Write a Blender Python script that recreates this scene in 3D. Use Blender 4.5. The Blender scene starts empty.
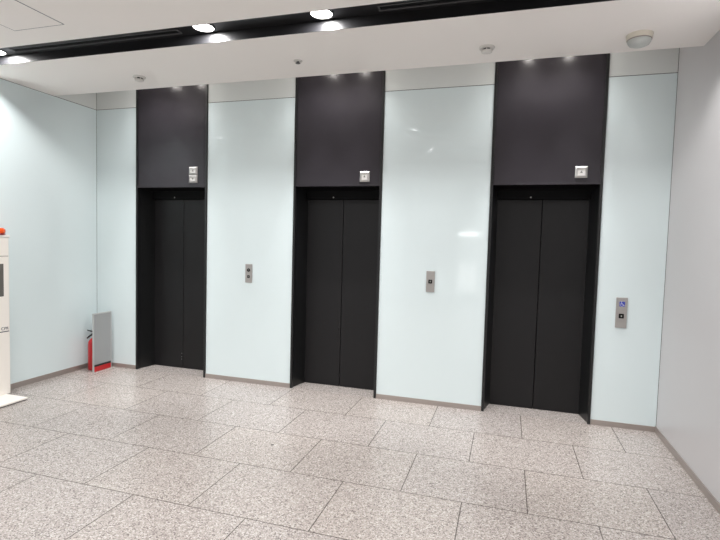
import bpy, bmesh, math, random
from mathutils import Vector, Matrix
random.seed(4)
S = bpy.context.scene
COL = S.collection
PI = math.pi

# ------------------------------------------------------------------ camera
FPX = 489.57
CAM = Vector((3.6749, -4.6554, 1.5449))
PITCH, YAW, ROLL = -0.0561, 0.2918, 0.0271
def cam_axes():
    sy, cy, sp, cp = math.sin(YAW), math.cos(YAW), math.sin(PITCH), math.cos(PITCH)
    f = Vector((-sy*cp, cy*cp, sp)); r = Vector((cy, sy, 0)); u = r.cross(f)
    c, s = math.cos(ROLL), math.sin(ROLL)
    return c*r + s*u, -s*r + c*u, f
r_, u_, f_ = cam_axes()
cam_data = bpy.data.cameras.new('camera')
cam = bpy.data.objects.new('camera', cam_data); COL.objects.link(cam)
cam.matrix_world = Matrix(((r_.x, u_.x, -f_.x, CAM.x), (r_.y, u_.y, -f_.y, CAM.y), (r_.z, u_.z, -f_.z, CAM.z), (0, 0, 0, 1)))
cam_data.sensor_width = 36; cam_data.lens = FPX/720*36; cam_data.clip_start = 0.05
S.camera = cam

# ------------------------------------------------------------------ world, exposure, light levels
W = bpy.data.worlds.new('world'); S.world = W; W.use_nodes = True
bg = W.node_tree.nodes['Background']
bg.inputs[0].default_value = (0.97, 0.985, 1.0, 1); bg.inputs[1].default_value = 0.48
S.view_settings.view_transform = 'Standard'; S.view_settings.look = 'None'
S.view_settings.exposure = 0.5; S.view_settings.gamma = 1.0
S.view_settings.use_curve_mapping = False
DOWNLIGHT_W = 12.3       # each ceiling downlight
COVE_W = 9.5             # each small spot in the cove
COVE_CORE_W = 95.0      # its narrow core
LAMP_COLOR = (1.0, 0.985, 0.975)

# ------------------------------------------------------------------ dimensions
H = 3.003                # ceiling
COVE = 0.555             # ceiling stops short of the back wall
COVE_TOP = 3.32
XL, XR = -0.982, 4.945
PW = 0.935               # elevator portal width
PX = (-0.417, 1.543, 3.498)
LINTEL = 2.10
YB = -9.0                # how far the hall runs back
SLOT_Y0, SLOT_Y1, SLOT_H = -1.692, -1.405, 0.070
SLOT_PITCH = 1.45
N_SLOT = 4

# ------------------------------------------------------------------ materials
def mat(name, col, rough=0.5, metal=0.0, spec=0.5, coat=0.0, emit=None, estr=0.0):
    m = bpy.data.materials.new(name); m.use_nodes = True
    p = m.node_tree.nodes['Principled BSDF']
    p.inputs['Base Color'].default_value = (*col, 1)
    p.inputs['Roughness'].default_value = rough
    p.inputs['Metallic'].default_value = metal
    p.inputs['Specular IOR Level'].default_value = spec
    p.inputs['Coat Weight'].default_value = coat
    if emit:
        p.inputs['Emission Color'].default_value = (*emit, 1)
        p.inputs['Emission Strength'].default_value = estr
    return m
def noise_variation(m, scale, amount, stretch=(1, 1, 1), rough_amount=0.0):
    """multiply base colour by a gentle procedural mottling"""
    nt = m.node_tree; p = nt.nodes['Principled BSDF']
    tc = nt.nodes.new('ShaderNodeTexCoord'); mp = nt.nodes.new('ShaderNodeMapping')
    mp.inputs['Scale'].default_value = stretch
    n = nt.nodes.new('ShaderNodeTexNoise'); n.inputs['Scale'].default_value = scale; n.inputs['Detail'].default_value = 3
    nt.links.new(tc.outputs['Object'], mp.inputs[0]); nt.links.new(mp.outputs[0], n.inputs['Vector'])
    mr = nt.nodes.new('ShaderNodeMapRange')
    mr.inputs['To Min'].default_value = 1-amount; mr.inputs['To Max'].default_value = 1+amount
    nt.links.new(n.outputs['Fac'], mr.inputs['Value'])
    mx = nt.nodes.new('ShaderNodeMix'); mx.data_type = 'RGBA'; mx.blend_type = 'MULTIPLY'
    mx.inputs['Factor'].default_value = 1
    mx.inputs['A'].default_value = p.inputs['Base Color'].default_value
    nt.links.new(mr.outputs[0], mx.inputs['B'])
    nt.links.new(mx.outputs['Result'], p.inputs['Base Color'])
    if rough_amount:
        r = p.inputs['Roughness'].default_value
        m2 = nt.nodes.new('ShaderNodeMapRange')
        m2.inputs['To Min'].default_value = r-rough_amount; m2.inputs['To Max'].default_value = r+rough_amount
        nt.links.new(n.outputs['Fac'], m2.inputs['Value']); nt.links.new(m2.outputs[0], p.inputs['Roughness'])
    return m

M_glass = noise_variation(mat('back_painted_glass', (0.715, 0.81, 0.825), 0.04, spec=0.5), 0.7, 0.015)
M_board = noise_variation(mat('upper_board', (0.70, 0.735, 0.725), 0.25), 2, 0.02)
M_grey = noise_variation(mat('grey_wall_panel', (0.56, 0.55, 0.56), 0.32), 1.5, 0.02)
M_ceil = noise_variation(mat('ceiling_paint', (0.90, 0.868, 0.838), 0.85, spec=0.2), 1.2, 0.015)
M_gap = mat('dark_gap', (0.03, 0.03, 0.03), 0.8)
M_slot = mat('black_slot_metal', (0.010, 0.010, 0.011), 0.30)
M_black = noise_variation(mat('black_door_metal', (0.0085, 0.0080, 0.0088), 0.42, spec=0.33), 3, 0.08, (1, 1, 0.2), 0.03)
M_transom = noise_variation(mat('black_transom_metal', (0.029, 0.0255, 0.031), 0.25, spec=0.36), 3, 0.08, (1, 1, 0.3), 0.03)
M_frame = mat('black_frame_metal', (0.008, 0.0085, 0.009), 0.35)
M_header = mat('header_shade_black', (0.0035, 0.0035, 0.004), 0.6, spec=0.12)  # shade under the lintel is put into the header's near-black colour
M_base = noise_variation(mat('baseboard_metal', (0.40, 0.355, 0.33), 0.34, metal=0.55), 25, 0.08, (0.2, 0.2, 3))
M_steel = noise_variation(mat('brushed_steel', (0.42, 0.40, 0.385), 0.38, metal=0.55), 60, 0.12, (0.05, 1, 6))
M_button = mat('black_button', (0.006, 0.006, 0.006), 0.35, spec=0.25)
M_btn_mark = mat('button_mark', (0.55, 0.55, 0.52), 0.4)
M_blue = mat('sign_blue', (0.005, 0.03, 0.48), 0.35)
M_white = mat('white_plastic', (0.80, 0.78, 0.75), 0.4)
M_pict = mat('pictogram_white', (0.85, 0.87, 0.9), 0.4)
M_lens_panel = mat('lantern_diffuser', (0.68, 0.67, 0.65), 0.3)
M_chrome = mat('bevelled_chrome', (0.50, 0.49, 0.48), 0.32, metal=0.6)
M_arrow = mat('arrow_grey', (0.12, 0.12, 0.12), 0.4)
M_cream = mat('cream_plastic', (0.66, 0.62, 0.53), 0.45)
M_dome = mat('frosted_dome', (0.50, 0.52, 0.50), 0.3)
M_detector = mat('detector_plastic', (0.66, 0.64, 0.61), 0.5)
M_red = mat('extinguisher_red', (0.50, 0.010, 0.015), 0.28, coat=0.3)
M_rubber = mat('black_rubber', (0.012, 0.012, 0.013), 0.5)
M_panel_grey = noise_variation(mat('stand_panel_grey', (0.33, 0.34, 0.345), 0.5), 8, 0.03)
M_panel_edge = mat('stand_aluminium_edge', (0.52, 0.53, 0.53), 0.35, metal=0.3)
M_kiosk = noise_variation(mat('kiosk_white', (0.86, 0.82, 0.765), 0.4), 4, 0.01)
M_screen = mat('screen_window', (0.11, 0.10, 0.09), 0.15)
M_orange = mat('beacon_orange', (0.9, 0.10, 0.01), 0.25, coat=0.4)
M_darkred = mat('beacon_red_base', (0.22, 0.008, 0.012), 0.35)
M_ink = mat('dark_ink', (0.02, 0.03, 0.06), 0.5)
M_greyink = mat('grey_line', (0.30, 0.27, 0.25), 0.5)
M_lamp = mat('lamp_lens', (0.9, 0.9, 0.9), 0.4, emit=(1.0, 0.98, 0.95), estr=7.0)
M_cove = mat('cove_lamp_lens', (0.9, 0.9, 0.9), 0.4, emit=(1.0, 0.95, 0.9), estr=95.0)
M_bezel = mat('lamp_bezel', (0.02, 0.02, 0.02), 0.35)
M_sensor_dot = mat('sensor_dot', (0.45, 0.45, 0.45), 0.3)
M_scrap = mat('dark_scrap', (0.02, 0.018, 0.018), 0.7)

def granite(name, tiled=True):
    m = bpy.data.materials.new(name); m.use_nodes = True
    nt = m.node_tree; p = nt.nodes['Principled BSDF']; L = nt.links.new
    N = nt.nodes.new
    tc = N('ShaderNodeTexCoord')
    v = N('ShaderNodeTexVoronoi'); v.inputs['Scale'].default_value = 150; v.inputs['Randomness'].default_value = 1
    L(tc.outputs['Object'], v.inputs['Vector'])
    sep = N('ShaderNodeSeparateColor'); L(v.outputs['Color'], sep.inputs[0])
    ramp = N('ShaderNodeValToRGB'); cr = ramp.color_ramp
    cr.elements[0].position = 0.0; cr.elements[0].color = (0.22, 0.195, 0.185, 1)
    cr.elements[1].position = 1.0; cr.elements[1].color = (0.74, 0.70, 0.675, 1)
    for pos, c in ((0.14, (0.28, 0.245, 0.235, 1)), (0.22, (0.42, 0.38, 0.36, 1)), (0.55, (0.48, 0.435, 0.405, 1)), (0.82, (0.56, 0.515, 0.485, 1))):
        e = cr.elements.new(pos); e.color = c
    L(sep.outputs[0], ramp.inputs[0])
    n = N('ShaderNodeTexNoise'); n.inputs['Scale'].default_value = 210; n.inputs['Detail'].default_value = 2
    L(tc.outputs['Object'], n.inputs['Vector'])
    mr = N('ShaderNodeMapRange'); mr.inputs['From Min'].default_value = 0.3; mr.inputs['From Max'].default_value = 0.7
    mr.inputs['To Min'].default_value = 0.78; mr.inputs['To Max'].default_value = 1.22
    L(n.outputs['Fac'], mr.inputs['Value'])
    big = N('ShaderNodeTexNoise'); big.inputs['Scale'].default_value = 1.6; big.inputs['Detail'].default_value = 3
    L(tc.outputs['Object'], big.inputs['Vector'])
    mr2 = N('ShaderNodeMapRange'); mr2.inputs['To Min'].default_value = 0.74; mr2.inputs['To Max'].default_value = 0.83
    L(big.outputs['Fac'], mr2.inputs['Value'])
    mul = N('ShaderNodeMath'); mul.operation = 'MULTIPLY'; L(mr.outputs[0], mul.inputs[0]); L(mr2.outputs[0], mul.inputs[1])
    mx = N('ShaderNodeMix'); mx.data_type = 'RGBA'; mx.blend_type = 'MULTIPLY'; mx.inputs['Factor'].default_value = 1
    L(ramp.outputs[0], mx.inputs['A']); L(mul.outputs[0], mx.inputs['B'])
    out = mx.outputs['Result']
    if tiled:
        mp = N('ShaderNodeMapping'); mp.inputs['Location'].default_value = (-0.837, -0.0205+20*0.581, 0)
        L(tc.outputs['Object'], mp.inputs[0])
        b = N('ShaderNodeTexBrick'); b.offset = 0.5; b.offset_frequency = 2
        b.inputs['Scale'].default_value = 1; b.inputs['Mortar Size'].default_value = 0.0034
        b.inputs['Mortar Smooth'].default_value = 0.1; b.inputs['Brick Width'].default_value = 0.753
        b.inputs['Row Height'].default_value = 0.581
        b.inputs['Color1'].default_value = (0.985, 0.98, 0.985, 1); b.inputs['Color2'].default_value = (1.03, 1.015, 1.0, 1)
        b.inputs['Mortar'].default_value = (0.33, 0.31, 0.30, 1)
        L(mp.outputs[0], b.inputs['Vector'])
        m2 = N('ShaderNodeMix'); m2.data_type = 'RGBA'; m2.blend_type = 'MULTIPLY'; m2.inputs['Factor'].default_value = 1
        L(out, m2.inputs['A']); L(b.outputs['Color'], m2.inputs['B']); out = m2.outputs['Result']
    L(out, p.inputs['Base Color'])
    p.inputs['Roughness'].default_value = 0.27; p.inputs['Specular IOR Level'].default_value = 0.5
    return m
M_floor = granite('granite_tiles'); M_sill = granite('granite_sill', False)

# ------------------------------------------------------------------ mesh helpers
def box(bm, x0, x1, y0, y1, z0, z1, mi=0, bevel=0.0, seg=2):
    vs = [bm.verts.new((x, y, z)) for z in (z0, z1) for y in (y0, y1) for x in (x0, x1)]
    fs = [bm.faces.new([vs[i] for i in q]) for q in ((0, 2, 3, 1), (4, 5, 7, 6), (0, 1, 5, 4), (2, 6, 7, 3), (0, 4, 6, 2), (1, 3, 7, 5))]
    for f in fs: f.material_index = mi
    if bevel:
        es = list({e for f in fs for e in f.edges})
        r = bmesh.ops.bevel(bm, geom=es, offset=bevel, segments=seg, profile=0.5, affect='EDGES')
        for f in r['faces']: f.material_index = mi
def prism(bm, pts, axis, a, b, mi=0):
    """extrude a closed 2-D outline along axis from a to b"""
    def P(u, v, w):
        return {'x': (w, u, v), 'y': (u, w, v), 'z': (u, v, w)}[axis]
    lo = [bm.verts.new(P(u, v, a)) for u, v in pts]; hi = [bm.verts.new(P(u, v, b)) for u, v in pts]
    n = len(pts); fs = [bm.faces.new(lo), bm.faces.new(hi)]
    for i in range(n): fs.append(bm.faces.new([lo[i], lo[(i+1) % n], hi[(i+1) % n], hi[i]]))
    for f in fs: f.material_index = mi
    bmesh.ops.recalc_face_normals(bm, faces=fs)
def lathe(bm, prof, c=(0, 0, 0), axis='z', seg=32, smooth=True):
    """revolve (radius, height) profile; ends close on the axis when radius is 0"""
    def P(r, h, t):
        a, b = r*math.cos(t), r*math.sin(t)
        v = {'z': (a, b, h), 'y': (a, h, b), 'x': (h, a, b)}[axis]
        return (v[0]+c[0], v[1]+c[1], v[2]+c[2])
    rings = []
    for r, h in prof:
        rings.append([bm.verts.new(P(0, h, 0))] if r < 1e-6 else [bm.verts.new(P(r, h, 2*PI*i/seg)) for i in range(seg)])
    fs = []
    for A, B in zip(rings, rings[1:]):
        for i in range(seg):
            j = (i+1) % seg
            if len(A) == 1 and len(B) == 1: continue
            if len(A) == 1: f = bm.faces.new([A[0], B[i], B[j]])
            elif len(B) == 1: f = bm.faces.new([A[i], A[j], B[0]])
            else: f = bm.faces.new([A[i], A[j], B[j], B[i]])
            f.smooth = smooth; fs.append(f)
    bmesh.ops.recalc_face_normals(bm, faces=fs)
def tube(bm, pts, r, seg=10):
    pts = [Vector(p) for p in pts]; rings = []
    for i, p in enumerate(pts):
        d = (pts[min(i+1, len(pts)-1)]-pts[max(i-1, 0)]).normalized()
        a = d.cross(Vector((0, 0, 1)));
        if a.length < 0.05: a = d.cross(Vector((0, 1, 0)))
        a.normalize(); b = d.cross(a)
        rr = r[i] if isinstance(r, (list, tuple)) else r
        rings.append([bm.verts.new(p+rr*(math.cos(2*PI*k/seg)*a+math.sin(2*PI*k/seg)*b)) for k in range(seg)])
    fs = []
    for A, B in zip(rings, rings[1:]):
        for k in range(seg):
            f = bm.faces.new([A[k], A[(k+1) % seg], B[(k+1) % seg], B[k]]); f.smooth = True; fs.append(f)
    fs.append(bm.faces.new(rings[0])); fs.append(bm.faces.new(rings[-1]))
    bmesh.ops.recalc_face_normals(bm, faces=fs)
def obj(name, bm, mats, parent=None, loc=None):
    me = bpy.data.meshes.new(name); bm.normal_update(); bm.to_mesh(me); bm.free()
    for m in (mats if isinstance(mats, (list, tuple)) else [mats]): me.materials.append(m)
    o = bpy.data.objects.new(name, me); COL.objects.link(o)
    if parent: o.parent = parent
    if loc: o.location = loc
    return o
def new(): return bmesh.new()
def tag(o, label, cat, group=None):
    o['label'] = label; o['category'] = cat
    if group: o['group'] = group
    return o
def thing(name, label, cat, loc=(0, 0, 0), group=None):
    o = bpy.data.objects.new(name, None); COL.objects.link(o); o.location = loc
    o.empty_display_size = 0.1
    return tag(o, label, cat, group)
def struct(name, bm, mats, label=None):
    o = obj(name, bm, mats); o['kind'] = 'structure'
    if label: o['label'] = label; 
    return o
def dup(root, loc, label, group=None):
    r = root.copy(); COL.objects.link(r); r.location = loc; r['label'] = label
    if group: r['group'] = group
    for ch in list(root.children):
        c = ch.copy(); COL.objects.link(c); c.parent = r
        for g in list(ch.children):
            d = g.copy(); COL.objects.link(d); d.parent = c
    return r
def text_bm(s, size, depth, matrix):
    cu = bpy.data.curves.new('lettering', 'FONT'); cu.body = s; cu.size = size; cu.extrude = depth
    cu.align_x = 'RIGHT'; cu.resolution_u = 3
    o = bpy.data.objects.new('lettering', cu); COL.objects.link(o)
    dg = bpy.context.evaluated_depsgraph_get()
    me = bpy.data.meshes.new_from_object(o.evaluated_get(dg))
    bpy.data.objects.remove(o); bpy.data.curves.remove(cu)
    bm = new(); bm.from_mesh(me); bpy.data.meshes.remove(me)
    bmesh.ops.transform(bm, matrix=matrix, verts=bm.verts)
    return bm

# ------------------------------------------------------------------ structure: floor, walls, ceiling
bm = new(); box(bm, XL-4.0, XR+0.05, YB, 0.40, -0.15, 0.0)
struct('floor', bm, M_floor)

bm = new()
edges = [XL] + [v for p in PX for v in (p, p+PW)] + [XR]
for i in range(0, len(edges), 2):
    a, b = edges[i], edges[i+1]
    box(bm, a, b, 0.006, 0.40, 0.0, COVE_TOP, 2)            # dark carrier behind the joints
    box(bm, a+0.001, b-0.001, 0.0, 0.008, 0.0, H-0.003, 0)  # glass
    box(bm, a+0.001, b-0.001, 0.0, 0.008, H+0.003, COVE_TOP, 1)
for p in PX: box(bm, p, p+PW, 0.34, 0.40, 0.0, COVE_TOP, 2)
struct('wall_back', bm, [M_glass, M_board, M_gap])

YS = YB; YSL = -2.8       # made-up opening: left wall cut short out of view to let fill light in
bm = new()
box(bm, XL-0.12, XL-0.006, YSL, 0.40, 0.0, COVE_TOP, 2)
box(bm, XL-0.008, XL, YSL, -0.003, 0.0, H-0.003, 0)
box(bm, XL-0.008, XL, -COVE, -0.003, H+0.003, COVE_TOP, 1)
struct('wall_left', bm, [M_glass, M_board, M_gap])
bm = new()
box(bm, XR+0.001, XR+0.12, YS, -0.003, 0.0, COVE_TOP, 0)
box(bm, XR+0.001, XR+0.12, -0.003, 0.40, 0.0, COVE_TOP, 1)
struct('wall_right', bm, [M_grey, M_gap])

# ceiling: strips between the black light slots, a raised cove along the elevators
bm = new()
y_hi = -COVE
slots = [(SLOT_Y0-k*SLOT_PITCH, SLOT_Y1-k*SLOT_PITCH) for k in range(N_SLOT)]
for y0, y1 in slots:
    box(bm, XL, XR, y1, y_hi, H, H+0.12); y_hi = y0
box(bm, XL, XR, YB, y_hi, H, H+0.12)
box(bm, XL, XR, -COVE, -COVE+0.03, H+0.12, COVE_TOP+0.08)
box(bm, XL, XR, -COVE+0.03, 0.40, COVE_TOP, COVE_TOP+0.08)
struct('ceiling', bm, M_ceil)
for k, (y0, y1) in enumerate(slots):
    bm = new()
    box(bm, XL, XR, y0, y1, H+SLOT_H, H+SLOT_H+0.02)
    box(bm, XL, XR, y0, y0+0.004, H-0.001, H+SLOT_H)
    box(bm, XL, XR, y1-0.004, y1, H-0.001, H+SLOT_H)
    struct('trim_%d' % (k+1), bm, M_slot)

# the lit shopfront across the hall that shows as a faint reflection in the glass
M_lit = mat('lit_shop_window', (0.8, 0.8, 0.8), 0.4, emit=(1.0, 0.99, 0.97), estr=1.6)
M_litsign = mat('lit_sign_white', (0.8, 0.8, 0.8), 0.4, emit=(1.0, 1.0, 1.0), estr=7.0)
bm = new(); box(bm, 2.1, 3.2, YB, YB+0.10, 0.0, H-0.001); struct('wall_rear', bm, M_board)
bm = new()
box(bm, 2.40, 2.90, YB+0.101, YB+0.115, 0.30, 1.05, 0)
for x0, x1, z0, z1 in ((2.37, 2.40, 0.27, 1.08), (2.90, 2.93, 0.27, 1.08), (2.40, 2.90, 0.27, 0.30), (2.40, 2.90, 1.05, 1.08), (2.64, 2.66, 0.30, 1.05)):
    box(bm, x0, x1, YB+0.101, YB+0.13, z0, z1, 1)
struct('window_1', bm, [M_lit, M_gap])
bm = new(); box(bm, 2.42, 2.88, YB+0.101, YB+0.16, 1.80, 1.90, 0, bevel=0.004); struct('trim_5', bm, M_litsign)
BH = 0.046
for i in range(0, len(edges), 2):
    bm = new(); box(bm, edges[i]+0.0015, edges[i+1]-0.0015, -0.008, -0.0005, 0.0005, BH)
    struct('baseboard_back', bm, M_base)
bm = new(); box(bm, XL+0.0005, XL+0.010, YSL, -0.009, 0.0005, 0.052); struct('baseboard_left', bm, M_base)
bm = new(); box(bm, XR-0.009, XR+0.0005, YS, -0.009, 0.0005, 0.052); struct('baseboard_right', bm, M_base)

# ------------------------------------------------------------------ elevators
DY, DZ = 0.23, 1.988
def elevator(px, label, marks):
    t = thing('elevator_entrance', label, 'elevator', (px, 0, 0), 'black elevator entrances')
    sw = 0.024
    for a, b in ((0.0015, sw), (PW-sw, PW-0.0015)):
        bm = new(); box(bm, a, b, -0.012, 0.03, 0.001, COVE_TOP-0.002, bevel=0.001, seg=1); obj('frame_stile', bm, M_frame, t)
    bm = new(); box(bm, sw, PW-sw, -0.002, 0.03, LINTEL+0.016, COVE_TOP-0.002); obj('transom_panel', bm, M_transom, t)
    bm = new(); box(bm, sw, PW-sw, -0.010, 0.03, LINTEL, LINTEL+0.015, bevel=0.001, seg=1); obj('lintel', bm, M_transom, t)
    jw = 0.066
    for side in (0, 1):
        pts = [(sw*0.2, 0.031), (sw, 0.031), (jw, DY-0.001), (jw, DY+0.07), (sw*0.2, DY+0.07)]
        if side: pts = [(PW-u, v) for u, v in pts]
        bm = new(); prism(bm, pts, 'z', 0.001, LINTEL); obj('jamb', bm, M_frame, t)
    bm = new(); prism(bm, [(0.031, LINTEL+0.03), (0.031, LINTEL+0.0005), (DY-0.03, LINTEL-0.02), (DY-0.03, DZ), (DY+0.07, DZ), (DY+0.07, LINTEL+0.03)], 'x', sw, PW-sw)
    hd = obj('header', bm, M_header, t)
    bm = new(); lathe(bm, [(0, -0.004), (0.007, -0.003), (0.008, 0.0)], (PW/2-0.105, DY-0.031, 2.008), 'y', 12); obj('sensor_eye', bm, M_sensor_dot, hd)
    mid = PW/2
    for k, (a, b) in enumerate(((jw-0.01, mid-0.0025), (mid+0.0025, PW-jw+0.01))):
        bm = new(); box(bm, a, b, DY, DY+0.035, 0.006, DZ-0.002, bevel=0.002, seg=1)
        d = obj('door_panel', bm, M_black, t)
        if k == 0:
            for (mx, mz, r) in marks:
                bm = new(); lathe(bm, [(0, -0.003), (r*0.8, -0.003), (r, 0.0)], (mx, DY-0.0005, mz), 'y', 12)
                obj('keyhole', bm, M_sensor_dot if r < 0.004 else M_button, d)
    bm = new(); box(bm, sw, PW-sw, -0.004, DY+0.06, 0.0005, 0.003); obj('sill', bm, M_sill, t)
    return t
elevator(PX[0], 'leftmost black elevator entrance, next to the fire extinguisher corner, under a double lantern', [(mid_, z_, r_k) for mid_, z_, r_k in ((PW/2-0.012, 0.62, 0.006), (PW/2-0.016, 0.18, 0.003), (PW/2-0.016, 0.14, 0.003), (PW/2-0.016, 0.11, 0.003))])
elevator(PX[1], 'middle black elevator entrance between two pale glass panels with call plates', [(PW/2-0.022, 0.62, 0.009), (PW/2-0.11, 0.70, 0.007), (PW/2-0.012, 0.17, 0.006)])
elevator(PX[2], 'rightmost black elevator entrance, nearest the grey side wall', [])

# ------------------------------------------------------------------ hall lanterns on the transoms
def lantern_cell(t, cx, cz, w, h, arrow):
    x0, x1, z0, z1 = cx-w/2, cx+w/2, cz-h/2, cz+h/2
    bv = 0.020
    bm = new()
    loops = [(0, 0.0), (0.0, -0.006), (bv*0.75, -0.018), (bv, -0.018), (bv, -0.010)]
    rings = [[bm.verts.new((x, y, z)) for x, z in ((x0+i, z0+i), (x1-i, z0+i), (x1-i, z1-i), (x0+i, z1-i))] for i, y in loops]
    fs = []
    for A, B in zip(rings, rings[1:]):
        for i in range(4): fs.append(bm.faces.new([A[i], A[(i+1) % 4], B[(i+1) % 4], B[i]]))
    fs.append(bm.faces.new(rings[0])); bmesh.ops.recalc_face_normals(bm, faces=fs)
    fr = obj('lantern_frame', bm, M_chrome, t)
    bm = new(); box(bm, x0+bv, x1-bv, -0.013, -0.009, z0+bv, z1-bv); df = obj('diffuser', bm, M_lens_panel, fr)
    s = 0.011; d = 1 if arrow == 'up' else -1
    bm = new(); prism(bm, [(cx-s, cz-d*s*0.7), (cx+s, cz-d*s*0.7), (cx, cz+d*s)], 'y', -0.0145, -0.0125)
    obj('arrow', bm, M_arrow, fr)
def lantern(cx, cz, w, h, arrows, label):
    t = thing('hall_lantern', label, 'elevator lantern', (cx, -0.0025, cz), 'steel hall lanterns above the elevators')
    n = len(arrows); ch = h/n
    for k, a in enumerate(arrows): lantern_cell(t, 0, h/2-ch*(k+0.5), w, ch-(0.002 if n > 1 else 0), a)
lantern(0.342, 2.235, 0.106, 0.176, ('up', 'down'), 'double steel hall lantern, two windows stacked, above the leftmost elevator')
lantern(2.301, 2.192, 0.098, 0.102, ('up',), 'single square steel hall lantern above the middle elevator')
lantern(4.256, 2.206, 0.100, 0.100, ('up',), 'single square steel hall lantern above the rightmost elevator')

# ------------------------------------------------------------------ call plates
def call_plate(cx, cz, w, h, label):
    t = thing('call_plate', label, 'elevator call panel', (cx, 0, cz), 'steel elevator call plates')
    bm = new(); box(bm, -w/2, w/2, -0.010, -0.0003, -h/2, h/2, bevel=0.003); obj('plate', bm, M_steel, t)
    return t
def round_button(t, z, r):
    bm = new(); lathe(bm, [(r*0.85, -0.010), (r*0.85, -0.014), (r, -0.014), (r, -0.010)], (0, 0, z), 'y', 24)
    ring = obj('button_ring', bm, M_rubber, t)
    bm = new(); lathe(bm, [(0, -0.0135), (r*0.8, -0.013), (r*0.84, -0.010)], (0, 0, z), 'y', 24); b = obj('button', bm, M_button, t)
    bm = new(); lathe(bm, [(0, -0.0150), (r*0.22, -0.0148), (r*0.24, -0.0135)], (0, 0, z), 'y', 12); obj('button_mark', bm, M_btn_mark, b)
def square_button(t, z, s, arrow=True):
    bm = new(); box(bm, -s, s, -0.0145, -0.0095, z-s, z+s, bevel=0.003); b = obj('button', bm, M_button, t)
    if arrow:
        a = s*0.36
        bm = new(); prism(bm, [(-a, z-a*0.2), (a, z-a*0.2), (0, z+a)], 'y', -0.0152, -0.0143)
        box(bm, -a*0.35, a*0.35, -0.0152, -0.0143, z-a, z-a*0.2); obj('button_mark', bm, M_btn_mark, b)
t = call_plate(1.0405, 1.184, 0.080, 0.198, 'small steel call plate with two black buttons, between left and middle elevators')
round_button(t, 0.036, 0.018); square_button(t, -0.034, 0.0145)
t = call_plate(2.981, 1.191, 0.080, 0.200, 'small steel call plate with one black button, between middle and right elevators')
square_button(t, 0.001, 0.0185)
t = call_plate(4.630, 1.004, 0.089, 0.262, 'tall steel call plate with blue wheelchair sign, right of the rightmost elevator')
square_button(t, -0.028, 0.020)
bm = new(); box(bm, -0.018, 0.022, -0.0115, -0.0095, 0.054, 0.096); sg = obj('wheelchair_sign', bm, M_blue, t)
bm = new()
ox, oz = 0.000, 0.076
lathe(bm, [(0, -0.0124), (0.0034, -0.0124), (0.0034, -0.0114)], (ox-0.004, 0, oz+0.018), 'y', 12, False)
def bar(p, q_, r):
    (x0, z0), (x1, z1) = p, q_; d = Vector((x1-x0, z1-z0)).normalized()*r; n = Vector((-d.y, d.x))
    prism(bm, [(x0-d.x+n.x, z0-d.y+n.y), (x0-d.x-n.x, z0-d.y-n.y), (x1+d.x-n.x, z1+d.y-n.y), (x1+d.x+n.x, z1+d.y+n.y)], 'y', -0.0124, -0.0114)
bar((ox-0.004, oz+0.012), (ox-0.003, oz-0.003), 0.0020)
bar((ox-0.004, oz+0.006), (ox+0.006, oz+0.006), 0.0016)
bar((ox-0.003, oz-0.003), (ox+0.009, oz-0.003), 0.0020)
bar((ox+0.009, oz-0.003), (ox+0.013, oz-0.015), 0.0020)
bar((ox+0.013, oz-0.015), (ox+0.018, oz-0.013), 0.0016)
arc = [(ox-0.001+0.0125*math.cos(a), oz-0.006+0.0125*math.sin(a)) for a in [math.radians(115+i*24) for i in range(10)]]
for a, b in zip(arc, arc[1:]): bar(a, b, 0.0014)
obj('pictogram', bm, M_pict, sg)

# ------------------------------------------------------------------ ceiling lights and air diffusers in the slots
LAMP_Y = -1.510
LAMP_X = (-0.535, 1.497, 2.412, 4.50)
def downlight(loc, label, group):
    t = thing('ceiling_downlight', label, 'ceiling light', loc, group)
    bm = new(); lathe(bm, [(0.074, 0.0), (0.074, -0.006), (0.083, -0.006), (0.084, 0.0)], seg=36); obj('bezel', bm, M_bezel, t)
    bm = new(); lathe(bm, [(0, -0.0035), (0.0735, -0.003), (0.0735, -0.0005)], seg=36); obj('lens', bm, M_lamp, t)
    ld = bpy.data.lights.new('downlight_beam', 'AREA'); ld.energy = DOWNLIGHT_W; ld.shape = 'DISK'; ld.size = 0.07
    ld.color = LAMP_COLOR
    lo = bpy.data.objects.new('downlight_beam', ld); COL.objects.link(lo); lo.parent = t; lo.location = (0, 0, -0.006)
    return t
ZL = H+SLOT_H-0.0005
place = ['half-seen round downlight at the left end of the black ceiling slot',
         'round downlight left of the pair in the black ceiling slot above the hall',
         'round downlight right of the pair in the black ceiling slot above the hall',
         'round downlight at the far right end of the black ceiling slot by the grey wall']
first = None
for k in range(N_SLOT):
    for i, x in enumerate(LAMP_X):
        loc = (x, LAMP_Y-k*SLOT_PITCH, ZL)
        lab = place[i] if k == 0 else 'round downlight in a black ceiling slot behind the photographer'
        grp = 'downlights in the black ceiling slot' if k == 0 else 'downlights in the slots behind the photographer'
        if first is None: first = downlight(loc, lab, grp)
        else: dup(first, loc, lab, grp)
def diffuser(x0, x1, label):
    t = thing('air_diffuser', label, 'air vent', ((x0+x1)/2, LAMP_Y, ZL), 'linear air diffusers in the black ceiling slot')
    L = (x1-x0)/2
    for y0, y1, h in ((-0.016, -0.004, 0.004), (0.036, 0.046, 0.010)):
        bm = new(); box(bm, -L, L, y0, y1, -h, 0.0, bevel=0.001, seg=1); obj('side_rail', bm, M_vent, t)
    for a in (-L, L-0.012):
        bm = new(); box(bm, a, a+0.012, -0.004, 0.036, -0.004, 0.0); obj('end_cap', bm, M_vent, t)
    bm = new(); box(bm, -L+0.012, L-0.012, -0.004, 0.036, -0.001, 0.0); obj('slit', bm, M_header, t)
M_vent = mat('vent_dark_grey', (0.075, 0.075, 0.078), 0.45)
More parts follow.
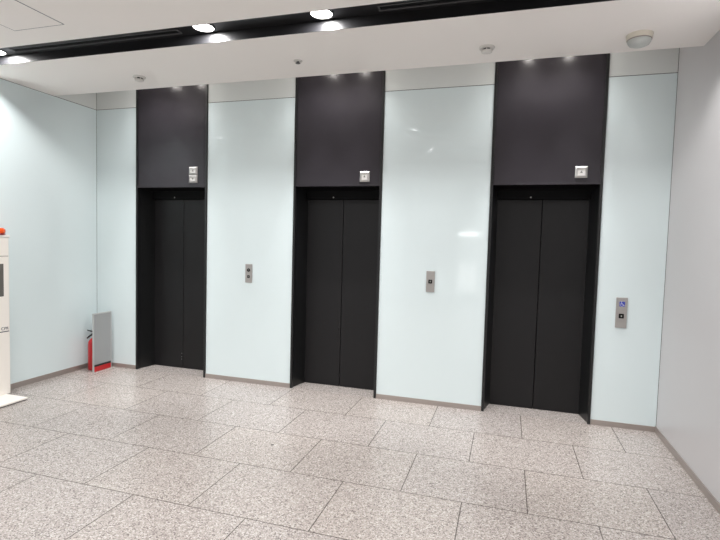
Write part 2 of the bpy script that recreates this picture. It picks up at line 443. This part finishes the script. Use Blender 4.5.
diffuser(-0.36, 1.28, 'long dark linear air diffuser in the ceiling slot, left of the pair of downlights')
diffuser(2.80, 4.24, 'long dark linear air diffuser in the ceiling slot, right of the pair of downlights')

# small spots up in the cove, two over each elevator
def cove_spot(loc, label):
    t = thing('cove_spot', label, 'spotlight', loc, 'small spots in the cove above the elevators')
    bm = new(); lathe(bm, [(0.026, 0.0), (0.026, -0.006), (0.034, -0.006), (0.036, 0.0)], seg=24); obj('bezel', bm, M_white, t)
    bm = new(); lathe(bm, [(0, -0.012), (0.0255, -0.011), (0.0255, -0.002)], seg=24); obj('lens', bm, M_cove, t)
    ld = bpy.data.lights.new('cove_beam', 'SPOT'); ld.energy = COVE_W; ld.spot_size = math.radians(120); ld.spot_blend = 0.75
    ld.shadow_soft_size = 0.02; ld.color = LAMP_COLOR
    lo = bpy.data.objects.new('cove_beam', ld); COL.objects.link(lo); lo.parent = t; lo.location = (0, 0, -0.024)
    ld = bpy.data.lights.new('cove_core_beam', 'SPOT'); ld.energy = COVE_CORE_W; ld.spot_size = math.radians(46); ld.spot_blend = 0.9
    ld.shadow_soft_size = 0.02; ld.color = LAMP_COLOR
    lo = bpy.data.objects.new('cove_core_beam', ld); COL.objects.link(lo); lo.parent = t; lo.location = (0, 0, -0.024)
    return t
names = ('leftmost', 'middle', 'rightmost'); c0 = None
for p, nm in zip(PX, names):
    for s, sd in ((-1, 'left'), (1, 'right')):
        loc = (p+PW/2+s*0.175, -0.30, COVE_TOP-0.0005)
        lab = 'small cove spotlight over the %s side of the %s elevator' % (sd, nm)
        if c0 is None: c0 = cove_spot(loc, lab)
        else: dup(c0, loc, lab)

# ------------------------------------------------------------------ ceiling fittings
t = thing('emergency_light', 'large round cream emergency light on the ceiling, near the right wall', 'ceiling fixture', (4.470, -0.855, H))
bm = new(); lathe(bm, [(0.083, 0.0), (0.083, -0.004), (0.080, -0.007), (0.080, -0.028), (0.076, -0.032), (0, -0.032)], seg=40); obj('housing', bm, M_cream, t)
bm = new(); lathe(bm, [(0.073, -0.032), (0.072, -0.050), (0.062, -0.066), (0.040, -0.076), (0, -0.079)], seg=40); obj('dome', bm, M_dome, t)
bm = new(); lathe(bm, [(0.073, -0.0315), (0.0765, -0.034), (0.0765, -0.037), (0.073, -0.039)], seg=40); obj('seam_ring', bm, M_greyink, t)

def smoke_detector(loc, label):
    t = thing('smoke_detector', label, 'smoke detector', loc, 'smoke detectors on the ceiling')
    bm = new(); lathe(bm, [(0.055, 0.0), (0.055, -0.010), (0.046, -0.014), (0.0, -0.014)], seg=28); obj('base', bm, M_detector, t)
    bm = new(); lathe(bm, [(0.030, -0.014), (0.031, -0.026), (0, -0.026)], seg=28); obj('sensing_slit', bm, M_rubber, t)
    bm = new(); lathe(bm, [(0.030, -0.025), (0.041, -0.027), (0.038, -0.038), (0.020, -0.044), (0, -0.045)], seg=28); obj('cap', bm, M_detector, t)
    for k in range(6):
        a = k*PI/3; bm = new()
        box(bm, -0.003, 0.003, 0.030, 0.040, -0.029, -0.013)
        bmesh.ops.rotate(bm, verts=bm.verts, cent=(0, 0, 0), matrix=Matrix.Rotation(a, 3, 'Z')); obj('rib', bm, M_detector, t)
    return t
d0 = smoke_detector((3.466, -0.87, H), 'small round smoke detector on the ceiling in front of the rightmost elevator')
dup(d0, (0.386, -0.88, H), 'small round smoke detector on the ceiling in front of the leftmost elevator')
t = thing('sprinkler', 'tiny round sprinkler head on the ceiling left of the middle elevator', 'sprinkler', (1.981, -0.925, H))
bm = new(); lathe(bm, [(0.036, 0.0), (0.036, -0.004), (0.018, -0.007), (0, -0.007)], seg=24); obj('escutcheon', bm, M_detector, t)
bm = new(); lathe(bm, [(0.010, -0.006), (0.010, -0.018), (0.020, -0.019), (0.020, -0.022), (0, -0.023)], seg=20); obj('deflector', bm, M_arrow, t)

t = thing('ceiling_hatch', 'square white access hatch outlined in the ceiling at upper left', 'access panel', (0.43, -2.145, H))
bm = new(); hw = 0.229
for a, b, c, d in ((-hw, hw, hw-0.006, hw), (-hw, hw, -hw, -hw+0.006), (-hw, -hw+0.006, -hw, hw), (hw-0.006, hw, -hw, hw)):
    box(bm, a, b, c, d, -0.0012, 0.0)
obj('gasket', bm, M_ink, t)
bm = new(); box(bm, -hw+0.006, hw-0.006, -hw+0.006, hw-0.006, -0.002, 0.0); obj('panel', bm, M_ceil, t)

# ------------------------------------------------------------------ fire extinguisher and its stand
t = thing('extinguisher_stand', 'grey upright panel on a red base, screening the fire extinguisher in the corner', 'extinguisher stand', (-0.745, -0.168, 0))
bm = new(); box(bm, -0.002, 0.006, -0.122, 0.122, 0.080, 0.655); obj('panel', bm, M_panel_grey, t)
bm = new()
for y0, y1 in ((-0.130, -0.121), (0.121, 0.130)): box(bm, -0.008, 0.010, y0, y1, 0.001, 0.667)
box(bm, -0.008, 0.010, -0.121, 0.121, 0.654, 0.667); obj('panel_frame', bm, M_panel_edge, t)
bm = new(); box(bm, -0.006, 0.0085, -0.121, 0.121, 0.058, 0.080); obj('rubber_strip', bm, M_rubber, t)
bm = new(); box(bm, -0.006, 0.009, -0.121, 0.121, 0.001, 0.058); obj('base', bm, M_red, t)

t = thing('fire_extinguisher', 'red fire extinguisher with black handle behind the grey panel', 'fire extinguisher', (-0.845, -0.185, 0.0005))
R_ = 0.062
bm = new(); lathe(bm, [(0, 0.004), (R_*0.9, 0.0), (R_, 0.010), (R_, 0.30), (R_*0.93, 0.325), (R_*0.7, 0.350), (R_*0.36, 0.366), (0.018, 0.372), (0.018, 0.385), (0, 0.385)], seg=36); obj('cylinder', bm, M_red, t)
bm = new(); lathe(bm, [(0, 0.384), (0.016, 0.384), (0.016, 0.412), (0.012, 0.425), (0, 0.425)], seg=20); obj('valve', bm, M_sensor_dot, t)
bm = new(); tube(bm, [(0.02, 0.03, 0.425), (0, 0, 0.420), (-0.018, -0.05, 0.390), (-0.022, -0.075, 0.372)], [0.008, 0.012, 0.011, 0.008]); obj('carry_handle', bm, M_rubber, t)
bm = new(); tube(bm, [(0.02, 0.03, 0.430), (0, 0, 0.438), (-0.012, -0.04, 0.452), (-0.020, -0.072, 0.466)], [0.006, 0.009, 0.008, 0.006]); obj('lever', bm, M_rubber, t)
bm = new(); tube(bm, [(0.015, 0.01, 0.405), (0.05, 0.03, 0.40), (0.075, 0.04, 0.36), (0.078, 0.04, 0.28), (0.072, 0.036, 0.18), (0.070, 0.034, 0.12)], [0.008]*5+[0.013]); obj('hose', bm, M_rubber, t)

# ------------------------------------------------------------------ AED kiosk at the left edge
t = thing('defibrillator_kiosk', 'white upright kiosk with orange beacon at the left edge of the photo', 'kiosk', (-0.875, -1.415, 0))
bm = new(); box(bm, -0.085, 0.335, -0.215, 0.17, 0.009, 0.025, bevel=0.003); pl = obj('base_plate', bm, M_kiosk, t)
bm = new(); box(bm, -0.075, 0.325, -0.205, 0.16, 0.0005, 0.009); obj('shadow_gap', bm, M_rubber, pl)  # black inset that paints the shadow line under the base plate
bm = new(); box(bm, -0.075, 0.075, -0.21, 0.205, 0.025, 1.500, bevel=0.005); body = obj('body', bm, M_kiosk, t)
bm = new(); box(bm, -0.078, 0.078, -0.213, 0.216, 1.500, 1.526, bevel=0.006); obj('top_cap', bm, M_white, t)
bm = new(); box(bm, 0.074, 0.0765, -0.15, 0.150, 0.955, 1.258); w_ = obj('window', bm, M_screen, t)
bm = new(); box(bm, 0.0745, 0.0762, -0.19, 0.197, 1.326, 1.332); obj('groove_line', bm, M_greyink, t)
bm = new(); box(bm, 0.0745, 0.0758, -0.19, 0.197, 0.618, 0.626); obj('label_line', bm, M_ink, t)
T = Matrix(((0, 0, 1, 0.0752), (1, 0, 0, 0.193), (0, 1, 0, 0.638), (0, 0, 0, 1)))
bm = text_bm('CPR', 0.040, 0.0010, T); obj('lettering', bm, M_ink, t)
bm = new(); lathe(bm, [(0.095, 1.526), (0.095, 1.540), (0, 1.540)], (-0.01, 0.120, 0), seg=36); bc = obj('beacon_base', bm, M_darkred, t)
bm = new(); lathe(bm, [(0.092, 1.540), (0.098, 1.556), (0.094, 1.578), (0.080, 1.590), (0, 1.594)], (-0.01, 0.120, 0), seg=36); obj('beacon_lens', bm, M_orange, t)

# ------------------------------------------------------------------ scrap on the floor
bm = new(); box(bm, -0.011, 0.011, -0.005, 0.005, 0.0004, 0.004, bevel=0.0015, seg=1)
bmesh.ops.rotate(bm, verts=bm.verts, cent=(0, 0, 0), matrix=Matrix.Rotation(0.6, 3, 'Z'))
o = obj('scrap', bm, M_scrap, loc=(2.035, -1.372, 0)); tag(o, 'tiny dark scrap lying on the granite floor tiles', 'litter')
